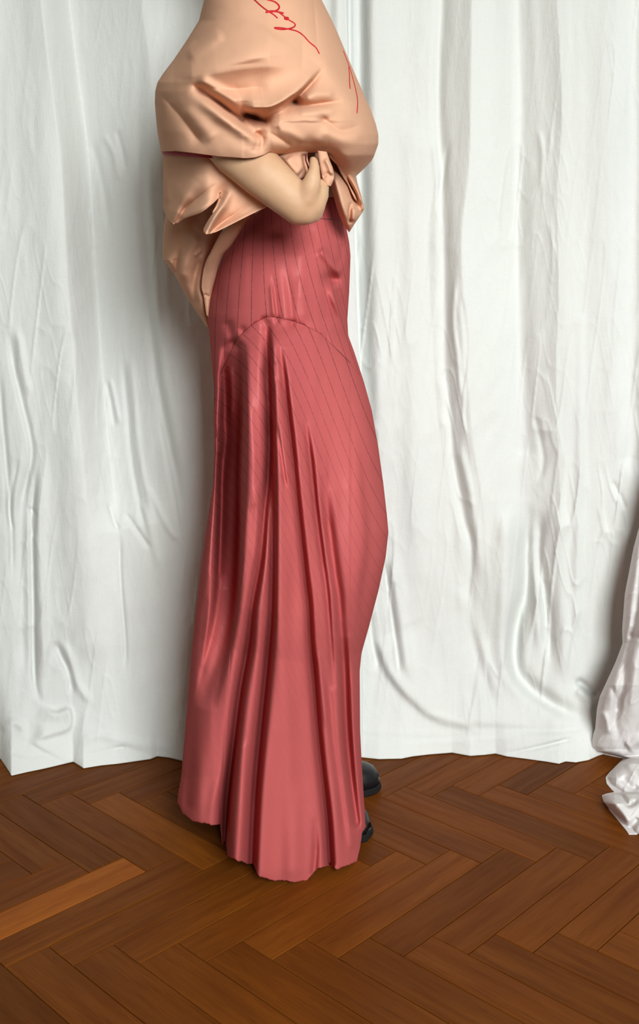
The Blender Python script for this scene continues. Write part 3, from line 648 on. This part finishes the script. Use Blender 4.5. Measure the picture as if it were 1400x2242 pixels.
wb = spline([(690, 478), (715, 480), (738, 483), (752, 488)], 6)
tube_pts('waistband_seam', P(wb[:, 0], wb[:, 1], skirtT.Y(wb[:, 0], wb[:, 1]) + .0002), .0006, MAT_DARKTHREAD, skirt)

# ---------------------------------------------------------------- blouse, upper shell with sleeve
BL = smooth_tab([(-130, 560), (-90, 520), (-50, 470), (0, 447), (45, 436), (90, 408), (130, 381), (160, 358), (180, 345), (200, 340), (225, 339), (260, 342), (290, 345), (332, 353), (460, 356)], 9)
BR = smooth_tab([(-130, 630), (-90, 655), (-50, 682), (0, 705), (40, 725), (70, 739), (130, 764), (190, 790), (240, 812), (270, 823), (295, 829), (315, 829), (340, 820), (360, 800), (375, 784), (385, 780), (400, 783), (430, 792), (455, 797), (470, 797)], 9)
BY = tab([(-130, .0), (460, .0)])
BB = smooth_tab([(-130, .075), (-95, .14), (-50, .20), (0, .24), (100, .28), (230, .315), (330, .315), (460, .24)], 60)
FB = [
 ('g', [(424, 187, .1), (450, 205, .6), (482, 227, 1), (528, 262, 1.1), (566, 293, .6)], -.022, 9),
 ('g', [(416, 205, .1), (450, 228, .6), (485, 255, 1), (530, 285, 1), (560, 305, .4)], .010, 14),
 ('g', [(430, 172), (480, 200), (530, 232)], .008, 12),
 ('g', [(530, 262), (548, 276), (566, 292)], .010, 5),
 ('g', [(540, 252, .8), (560, 258, 1), (580, 266, .6)], -.045, 9), ('g', [(585, 262, 1), (610, 248, .6), (640, 236, .4)], -.014, 9),
 ('s', [(534, 246, .8), (556, 240, 1), (590, 238, 1), (625, 222, 1), (659, 200, 1), (682, 175, .6), (703, 150, 0)], .020, 5, 22),
 ('g', [(628, 236, .6), (645, 222, 1), (660, 205, 1), (682, 182, .7), (704, 154, .1)], -.022, 8),
 ('b', (648, 224), -.022, 12, 9),
 ('g', [(648, 233, .6), (670, 231, 1), (705, 227, .9), (752, 221, .1)], -.017, 8), ('g', [(665, 217), (695, 205), (735, 208)], 0.00350, 11),
 ('g', [(650, 248), (690, 246), (740, 240)], 0.00280, 10),
 # overhang across the upper sleeve
 ('s', [(380, 166, .2), (420, 168, .8), (474, 161, 1), (530, 152, 1), (590, 147, 1), (662, 149, .2)], .034, 48, 90),
 ('g', [(410, 190), (500, 195), (590, 190)], -.006, 18),
 ('g', [(394, 115, .1), (430, 88, 1), (476, 52, 0)], -.010, 9), ('g', [(408, 128), (445, 102), (490, 70)], .006, 14),
 ('g', [(349, 205), (375, 232), (400, 260), (430, 300), (447, 318)], -.009, 13), ('g', [(370, 215), (355, 260), (360, 300)], 0.00300, 12), ('g', [(400, 235), (440, 275), (470, 310)], 0.00360, 16),
 ('g', [(566, 292, 1), (575, 305, 1), (572, 325, .5)], -.008, 6), ('g', [(566, 300), (560, 320), (555, 335)], -0.00300, 5), ('g', [(588, 290), (615, 305), (640, 322)], -0.00480, 7), ('g', [(605, 282), (640, 292), (670, 315)], 0.00240, 10),
 ('g', [(575, 285), (590, 275), (620, 272)], 0.00320, 8),
 ('g', [(690, 258), (720, 268), (748, 286), (795, 272)], -0.00450, 10), ('g', [(700, 285), (750, 305), (800, 300)], 0.00320, 14), ('b', (712, 262), -.005, 8, 6),
 ('g', [(680, 300), (720, 318), (760, 350), (785, 375)], 0.00240, 12), ('g', [(640, 310), (690, 318), (730, 332)], -0.00200, 10),
 ('g', [(686, -40, .6), (688, 8, 1), (692, 60, 1), (694, 100, .3)], -.0045, 7), ('g', [(700, 110), (740, 180), (790, 260)], .004, 18),
 ('g', [(590, 60), (560, 110), (560, 140)], .004, 40),
 ('g', [(600, 340, .6), (650, 338, 1), (716, 335, 1), (742, 364, .9), (770, 406, .6)], -.040, 20),
]
FB = [(('v' if f[2] < 0 and f[0] == 'g' else f[0]), f[1], f[2] * 1.75, f[3] * (1.05 if f[0] == 'g' and f[2] < 0 else 1)) + tuple(f[4:]) for f in FB]
blT = Tube(BL, BR, BY, BB, FB, 3.0, lambda px, py: N1(px / 75 + 30, py / 70) * .0022 + N2(px / 22 + 5, py / 20) * .0005)
BHEM = tab([(340, 330), (353, 332), (385, 331), (420, 335), (480, 343), (540, 347), (560, 345), (578, 339), (592, 332), (604, 338), (650, 336), (715, 333), (725, 343), (740, 364), (752, 384), (765, 404), (780, 436), (797, 458), (810, 458)])
def wb_tab(poly, L, R):
    poly = np.array(poly, float); w = (poly[:, 0] - L(poly[:, 1])) / (R(poly[:, 1]) - L(poly[:, 1])); k = np.argsort(w); w, y = w[k], poly[k, 1]
    return lambda q: np.interp(q, w, y)
bh_w = wb_tab([(x, float(BHEM(x))) for x in np.linspace(345, 800, 400)], BL, BR)
FEAT_N = 16
blouse, bpx, bpy_, _, BV = blT.build('blouse', lambda q: -130 + 0 * q, bh_w, 300, 360, 80, MAT_PEACH, person, .78)
solid(blouse, .0018, -1.0); blouse['label'] = 'oversized crisp peach cotton blouse with red script embroidery'

def patch(name, left, right, Yf, mat, parent, rows=90, cols=70, FT=(), edge=(.02, 12), edge_r=None, seed=0, nz=.002):
    """cloth piece between two traced edges (matched top to bottom); edges roll away from the viewer"""
    l = spline(left, 10); r = spline(right, 10)
    def rs(a):
        c = np.r_[0, np.cumsum(np.hypot(*(a[1:] - a[:-1])[:, :2].T))]; c /= c[-1]; t = np.linspace(0, 1, rows)
        return np.stack([np.interp(t, c, a[:, 0]), np.interp(t, c, a[:, 1])], 1)
    l, r = rs(l), rs(r); s = np.linspace(0, 1, cols)[None, :]
    px = l[:, :1] + (r[:, :1] - l[:, :1]) * s; py = l[:, 1:] + (r[:, 1:] - l[:, 1:]) * s
    wid = np.hypot(r[:, :1] - l[:, :1], r[:, 1:] - l[:, 1:])
    er = edge if edge_r is None else edge_r
    Y = Yf(px, py) + edge[0] * np.exp(-s * wid / edge[1]) + er[0] * np.exp(-(1 - s) * wid / er[1])
    Y = Y - feats(FT, px, py) - N1(px / 25 + seed, py / 25) * nz
    o = grid_mesh(name, P(px, py, Y), mat, parent); solid(o, .0018, -1.0); return o

# lower back part that swings behind the arm
def patch2(name, top, bot, Yf, mat, parent, n=9, rows=80, FT=(), edge=(.09, 14), seed=0, nz=.002, ctl={}):
    """cloth hanging from a top line to a traced lower edge, matched point by point"""
    t, b = spline(top, n), spline(bot, n); s_ = np.linspace(0, 1, rows)[:, None]
    cp = np.array([ctl.get(k, ((top[k][0] + bot[k][0]) / 2, (top[k][1] + bot[k][1]) / 2)) for k in range(len(top))]); c = spline(cp, n)
    bz = lambda q: (1 - s_) ** 2 * t[None, :, q] + 2 * s_ * (1 - s_) * c[None, :, q] + s_ ** 2 * b[None, :, q]
    px, py = bz(0), bz(1)
    Y = Yf(px, py) + edge[0] * np.exp(-np.maximum(px - 353, 0) / edge[1]) - feats(FT, px, py) - N1(px / 25 + seed, py / 25) * nz
    o = grid_mesh(name, P(px, py, Y), mat, parent); solid(o, .0018, -1.0); return o
patch2('back_panel', [(357, 330), (362, 325), (368, 322), (376, 320), (385, 318), (398, 316), (418, 314), (438, 312), (456, 312), (466, 312), (476, 313), (488, 314), (502, 315), (518, 316), (540, 317), (565, 318), (600, 320), (640, 322), (670, 325)],
      [(357, 455), (365, 476), (372, 485), (380, 491), (388, 488), (406, 478), (440, 466), (464, 448), (480, 433), (483, 438), (476, 454), (460, 476), (447, 498), (446, 508), (456, 513), (480, 505), (530, 480), (584, 452), (612, 440)],
      lambda px, py: -.15 - .10 * sm(350, 460, px), MAT_PEACH, blouse, 9, 90,
      [('g', [(379, 492, 1), (388, 465, 1), (405, 430, .6), (430, 395, .1)], .026, 13),
       ('v', [(384, 490, 1), (406, 456, 1), (430, 436, .7), (470, 405, .1)], -.022, 8),
       ('g', [(405, 474, .8), (440, 456, .9), (470, 436, .5)], .010, 9),
       ('g', [(480, 436, 1), (488, 420, .8), (500, 400, .2)], -.016, 14),
       ('g', [(452, 512, 1), (468, 480, 1), (486, 452, 1), (500, 425, .4)], .030, 10),
       ('v', [(462, 508, 1), (490, 485, .9), (520, 465, .5), (545, 445, .1)], -.014, 7), ('g', [(470, 508, 1), (530, 478, .8), (580, 455, .4)], .010, 6),
       ('g', [(365, 350), (362, 400), (366, 450)], .008, 10)], seed=2,
      ctl={7: (452, 385), 8: (470, 385), 9: (484, 400), 10: (491, 425), 11: (499, 430), 12: (509, 435), 13: (519, 440), 14: (532, 440), 15: (552, 440), 16: (582, 420)})
patch('back_hem', [(376, 415), (366, 460), (359, 500), (357, 565), (362, 574), (380, 597), (384, 604), (409, 650), (440, 697), (452, 716)],
      [(535, 410), (522, 455), (498, 490), (482, 513), (462, 550), (449, 580), (443, 627), (449, 655), (454, 690), (457, 716)],
      lambda px, py: -.05 + .03 * sm(560, 720, py), MAT_PEACH, blouse, 150, 90,
      [('g', [(382, 600, 1), (388, 570, 1), (392, 545, .3)], -.012, 7), ('g', [(362, 570), (375, 578), (381, 598)], .012, 7),
       ('g', [(395, 620), (412, 560), (440, 510)], .016, 16), ('g', [(430, 680), (425, 620), (440, 560)], -.012, 8), ('g', [(425, 562), (436, 552), (444, 545)], .006, 4)],
      edge=(.05, 12), edge_r=(.015, 6), seed=5)
patch('hem_facing', [(512, 486), (484, 511), (465, 545), (448, 580), (441, 625), (446, 650), (452, 690)],
      [(566, 458), (540, 488), (508, 536), (485, 564), (472, 610), (463, 650), (459, 695)],
      lambda px, py: -.125 + .085 * sm(480, 660, py), MAT_PEACH, blouse, 120, 40,
      [('g', [(446, 580), (441, 627), (448, 650)], .004, 4), ('g', [(447, 645), (455, 648), (459, 652)], -.004, 3)], edge=(.008, 5), edge_r=(.012, 6), seed=7, nz=.001)
# front part folded under by the hand
patch('front_flap', [(700, 330), (716, 352), (722, 385), (727, 412), (737, 452), (748, 482), (757, 498), (765, 509)],
      [(722, 322), (752, 362), (776, 392), (788, 420), (797, 452), (795, 463), (781, 484), (765, 509)],
      lambda px, py: -.17 + .03 * sm(720, 800, px) + .02 * sm(440, 510, py), MAT_PEACH, blouse, 130, 90,
      [('g', [(735, 352, 1), (755, 385, 1), (775, 430, 1), (789, 462, .5)], -.035, 9), ('g', [(730, 380), (745, 430), (762, 490)], .012, 10),
       ('g', [(770, 440), (766, 465), (768, 492)], -.010, 4), ('g', [(780, 455), (777, 470), (772, 485)], .010, 8), ('g', [(752, 375), (778, 410), (795, 450)], .012, 6)],
      edge=(.03, 7), edge_r=(.02, 5), seed=9, nz=.001)
patch('gathered_hem', [(596, 330), (608, 352), (622, 372), (640, 388), (646, 396)], [(676, 328), (674, 345), (678, 365), (674, 382), (667, 390)],
      lambda px, py: -.257 + 0 * px, MAT_PEACH, blouse, 60, 60, [('g', [(625, 345), (640, 365), (660, 380)], .010, 14), ('g', [(665, 335), (668, 355), (676, 375)], -.012, 5), ('g', [(610, 345), (625, 365), (640, 385)], -.006, 6)],
      edge=(.01, 6), edge_r=(.012, 6), seed=11, nz=.0015)
patch('pinched_hem', [(696, 330), (699, 350), (703, 375), (708, 395), (713, 405)], [(716, 332), (722, 350), (730, 370), (732, 390), (725, 408)],
      lambda px, py: -.272 + 0 * px, MAT_PEACH, blouse, 50, 40, [('g', [(712, 345), (722, 365), (728, 385)], .006, 6), ('g', [(706, 390), (718, 380), (730, 392)], -.003, 4)], edge=(.004, 4), edge_r=(.008, 5), seed=13, nz=.001)
# red facing inside the sleeve
def lining():
    n, rows = 60, 14
    xs = np.linspace(356, 600, n); V = []
    for r in range(rows):
        t = r / (rows - 1)
        py = np.interp(xs, [352, 380, 445, 480, 540, 600], [338.5, 341, 345, 347, 346, 334]) - 70 * t
        Y = -.168 - .10 * sm(350, 460, xs) + .09 * np.exp(-(xs - 353) / 14)
        V.append(P(xs + 6 * t, py, Y))
    o = grid_mesh('sleeve_lining', np.array(V), MAT_RED, blouse); solid(o, .001); o['label'] = 'dark red lining inside the sleeve opening'
lining()
# embroidery and loose threads
z7 = lambda L: [(520 + x / 4.375, y / 4.375) for x, y in L]
def stitch(name, pts, r, lift=.0004):
    s = spline(pts, 8); return tube_pts(name, P(s[:, 0], s[:, 1], blT.Y(s[:, 0], s[:, 1]) - lift), r, MAT_THREAD, blouse)
for pts, r in ((z7([(60, -110), (110, -50), (165, 0), (230, 60), (290, 105), (345, 140), (385, 175)]), .0010),
               (z7([(200, -70), (240, -25), (295, 0), (360, 20), (400, 60), (388, 92), (340, 112), (275, 118)]), .0012),
               (z7([(272, 122), (320, 108), (380, 114), (442, 128)]), .0013),
               (z7([(400, 120), (450, 160), (480, 185), (540, 220), (553, 245), (520, 268), (440, 283), (372, 277), (360, 266), (420, 268), (490, 280), (570, 300), (630, 340), (690, 405), (750, 455), (785, 515)]), .0010),
               (z7([(452, 178), (468, 170), (486, 176), (474, 186), (456, 182), (470, 176)]), .0014)):
    stitch('embroidery_stitch', pts, r)
for pts in ([(752, 112), (760, 133), (767, 152), (774, 176), (781, 205), (783.5, 225), (782, 247)], [(764, 147), (765.5, 165), (765.5, 180), (767, 194)]):
    stitch('loose_thread', pts, .0008, .0015)
th = spline([(671, 336), (670, 350), (675, 365), (676, 378), (668, 388), (655, 394)], 8)
o = tube_pts('loose_thread', P(th[:, 0], th[:, 1], -.262), .0011, MAT_DARKTHREAD, blouse)

# ---------------------------------------------------------------- body (one continuous surface)
def body():
    bm = bmesh.new()
    def ball(c, r, sc=(1, 1, 1), rot=None, seg=20):
        m = Matrix.Translation(Vector(c)) @ (rot.to_matrix().to_4x4() if rot else Matrix.Identity(4)) @ Matrix.Diagonal((r * sc[0], r * sc[1], r * sc[2], 1))
        bmesh.ops.create_uvsphere(bm, u_segments=seg, v_segments=max(8, seg // 2), radius=1, matrix=m)
    def cone(p, q, r0, r1, seg=20):
        p, q = Vector(p), Vector(q); d = q - p; L = d.length
        if L < 1e-6: return
        m = Matrix.Translation((p + q) / 2) @ d.to_track_quat('Z', 'Y').to_matrix().to_4x4()
        bmesh.ops.create_cone(bm, cap_ends=True, segments=seg, radius1=r0, radius2=r1, depth=L, matrix=m)
    def chain(pts, seg=20):
        for k, (c, r) in enumerate(pts):
            ball(c, r, seg=seg)
            if k: cone(pts[k - 1][0], c, pts[k - 1][1], r, seg)
    Q = lambda px, py, Y: tuple(P(px, py, Y))
    # torso, neck, head (above the frame)
    chain([((-.045, 0, .98), .052), ((-.07, 0, 1.12), .075), ((-.085, 0, 1.27), .085), ((-.085, 0, 1.36), .055), ((-.08, 0, 1.43), .048), ((-.07, 0, 1.50), .047)])
    for sy in (-1, 1):
        chain([((-.045, sy * .04, 1.0), .044), ((-.075, sy * .06, 1.2), .068), ((-.085, sy * .10, 1.335), .05), ((-.085, sy * .135, 1.325), .045)])
    ball((-.055, 0, 1.615), .1, (.95, .76, 1.18), seg=32); ball((-.035, 0, 1.545), .07, (.95, .8, .8), seg=24)
    ball((.052, 0, 1.595), .016, (1.1, .8, 1.3)); cone((.038, 0, 1.63), (.056, 0, 1.592), .008, .014)       # nose
    ball((.03, 0, 1.553), .018, (.7, 1.3, .45)); ball((.03, 0, 1.543), .016, (.7, 1.1, .5)); ball((.012, 0, 1.512), .022)   # mouth, chin
    for sy in (-1, 1):
        ball((.03, sy * .032, 1.622), .013); ball((-.065, sy * .077, 1.605), .026, (.7, .35, 1.2))
    # hips and legs
    ball((-.065, 0, .93), .105, (.85, 1.3, .9), seg=28)
    chain([((-.065, -.065, .9), .078), ((-.02, -.06, .52), .052), ((-.03, -.06, .3), .046), ((-.03, -.065, .10), .032)])
    chain([((-.065, .065, .9), .078), ((.05, .06, .53), .05), ((.02, .075, .3), .046), ((.0, .09, .10), .032)])
    cone((-.03, -.065, .09), (.01, -.075, .045), .032, .022); cone((.0, .09, .09), (.03, .105, .05), .032, .024)
    # far arm, bent in front of the body
    chain([((-.085, .16, 1.32), .05), ((-.09, .215, 1.15), .04), ((-.07, .225, 1.05), .037), ((-.02, .14, 1.03), .03), ((.0, .09, 1.02), .022), ((.005, .05, 1.01), .02)])
    for k in range(4): chain([((.01, .05, 1.025 - .014 * k), .009), ((.02, .01, 1.025 - .014 * k), .008), ((.005, -.015, 1.02 - .014 * k), .007)], 10)
    chain([((.0, .05, 1.025), .011), ((-.01, .02, 1.04), .009), ((-.015, -.005, 1.04), .008)], 10)
    # near arm
    chain([((-.085, -.135, 1.32), .045), (Q(520, 110, -.165), .040), (Q(462, 240, -.212), .035), (Q(482, 285, -.240), .036), (Q(520, 330, -.258), .0345), (Q(575, 380, -.268), .0315), (Q(625, 424, -.272), .0275), (Q(655, 449, -.272), .0255)], 28)
    # hand bent up at the wrist
    chain([(Q(655, 452, -.272), .0245), (Q(668, 458, -.273), .0205), (Q(682, 447, -.272), .0195), (Q(695, 428, -.270), .0155), (Q(704, 410, -.262), .0110)], 24)
    ball(Q(664, 466, -.268), .0165); ball(Q(684, 462, -.268), .0155)
    chain([(Q(672, 434, -.283), .0160), (Q(679, 412, -.288), .0135), (Q(685, 392, -.290), .0112), (Q(688.5, 372, -.290), .0076), (Q(688, 358, -.287), .0070), (Q(686, 350, -.283), .0058)], 20)
    for k in range(4):
        yy = -.248 + .016 * k; l = (1, 1.12, 1.05, .85)[k]
        chain([(Q(697, 428 - 2 * k, yy), .0098), (Q(711, 405 - 26 * l + 12, yy), .0088), (Q(712, 372 - 24 * l + 10, yy + .012), .0080), (Q(698, 352 - 12 * l, yy + .020), .0070)], 14)
    me = bpy.data.meshes.new('body'); bm.to_mesh(me); bm.free()
    o = link('body', me, None, None)
    r = o.modifiers.new('union', 'REMESH'); r.mode = 'VOXEL'; r.voxel_size = .0030; r.use_smooth_shade = True
    s = o.modifiers.new('soften', 'SMOOTH'); s.factor = .5; s.iterations = 7
    dg = bpy.context.evaluated_depsgraph_get(); ev = o.evaluated_get(dg); m2 = bpy.data.meshes.new_from_object(ev)
    bpy.data.objects.remove(o); m2.name = 'body'
    o = link('body', m2, MAT_SKIN, person); o['label'] = 'bare forearm and hand gripping the blouse hem'; return o
body()
def hair():
    bm = bmesh.new(); bmesh.ops.create_uvsphere(bm, u_segments=32, v_segments=20, radius=1)
    for v in bm.verts:
        n = v.co.copy(); s = Vector((.108, .088, .128))
        if n.x > .35 and n.z < .45: s *= .80
        w = 1 + .02 * math.sin(14 * math.atan2(n.y, n.x)); v.co = Vector((-.068 + n.x * s.x * w, n.y * s.y * w, 1.628 + n.z * s.z - (.03 if n.x < -.2 and n.z < 0 else 0)))
    me = bpy.data.meshes.new('hair'); bm.to_mesh(me); bm.free(); link('hair', me, MAT_HAIR, person)
hair()
# ---------------------------------------------------------------- shoes
def shoe(tip, ang, length=.255):
    """tip: floor point of the toe; ang: heading"""
    n, k = 30, 20; V = []
    for i in range(n):
        t = i / (n - 1)                                # 0 heel .. 1 toe
        x = -length * (1 - t)
        wid = np.interp(t, [0, .05, .2, .45, .7, .88, .96, 1], [.012, .026, .032, .032, .042, .036, .026, .010])
        h = np.interp(t, [0, .05, .2, .35, .5, .7, .88, .96, 1], [.04, .085, .095, .09, .068, .05, .041, .033, .018])
        ring = []
        for j in range(k):
            a = 2 * math.pi * j / k; c, s_ = math.cos(a), math.sin(a)
            yy = wid * math.copysign(abs(c) ** .75, c); zz = .012 + h * max(0, s_) ** .8 if s_ > 0 else .012
            ring.append((x, yy, zz))
        V.append(ring)
    V = np.array(V); c, s_ = math.cos(ang), math.sin(ang)
    def tr(a): return np.stack([tip[0] + c * a[..., 0] - s_ * a[..., 1], tip[1] + s_ * a[..., 0] + c * a[..., 1], a[..., 2]], -1)
    f = [list(q)[::-1] for q in grid_faces(n, k, 0, True)] + [list(range(k)), list(range((n - 1) * k, n * k))[::-1]]
    o = mesh('shoe', tr(V), f, MAT_SHOE, person)
    S = []
    for z, g in ((0, .001), (.004, .003), (.012, .003), (.0135, .001)):
        pts = []
        ts = np.linspace(0, 1, 30)
        wd = np.interp(ts, [0, .05, .2, .45, .7, .88, .96, 1], [.012, .026, .032, .032, .042, .036, .026, .010]) + g
        xs = -length * (1 - ts) + np.linspace(-g, g, 30)
        for x, w in zip(xs, wd): pts.append((x, -w, z))
        for x, w in zip(xs[::-1], wd[::-1]): pts.append((x, w, z))
        S.append(pts)
    S = np.array(S); f = [list(q) for q in grid_faces(4, 60, 0, True)] + [list(range(60))[::-1], list(range(180, 240))]
    so = mesh('sole', tr(S), f, MAT_SOLE, o, False); return o
t1 = P(829, 1724, floorY(829, 1724)); shoe((t1[0], t1[1]), math.radians(8))
t2 = P(808, 1836, floorY(808, 1836)); shoe((t2[0], t2[1]), math.radians(-26), .24)
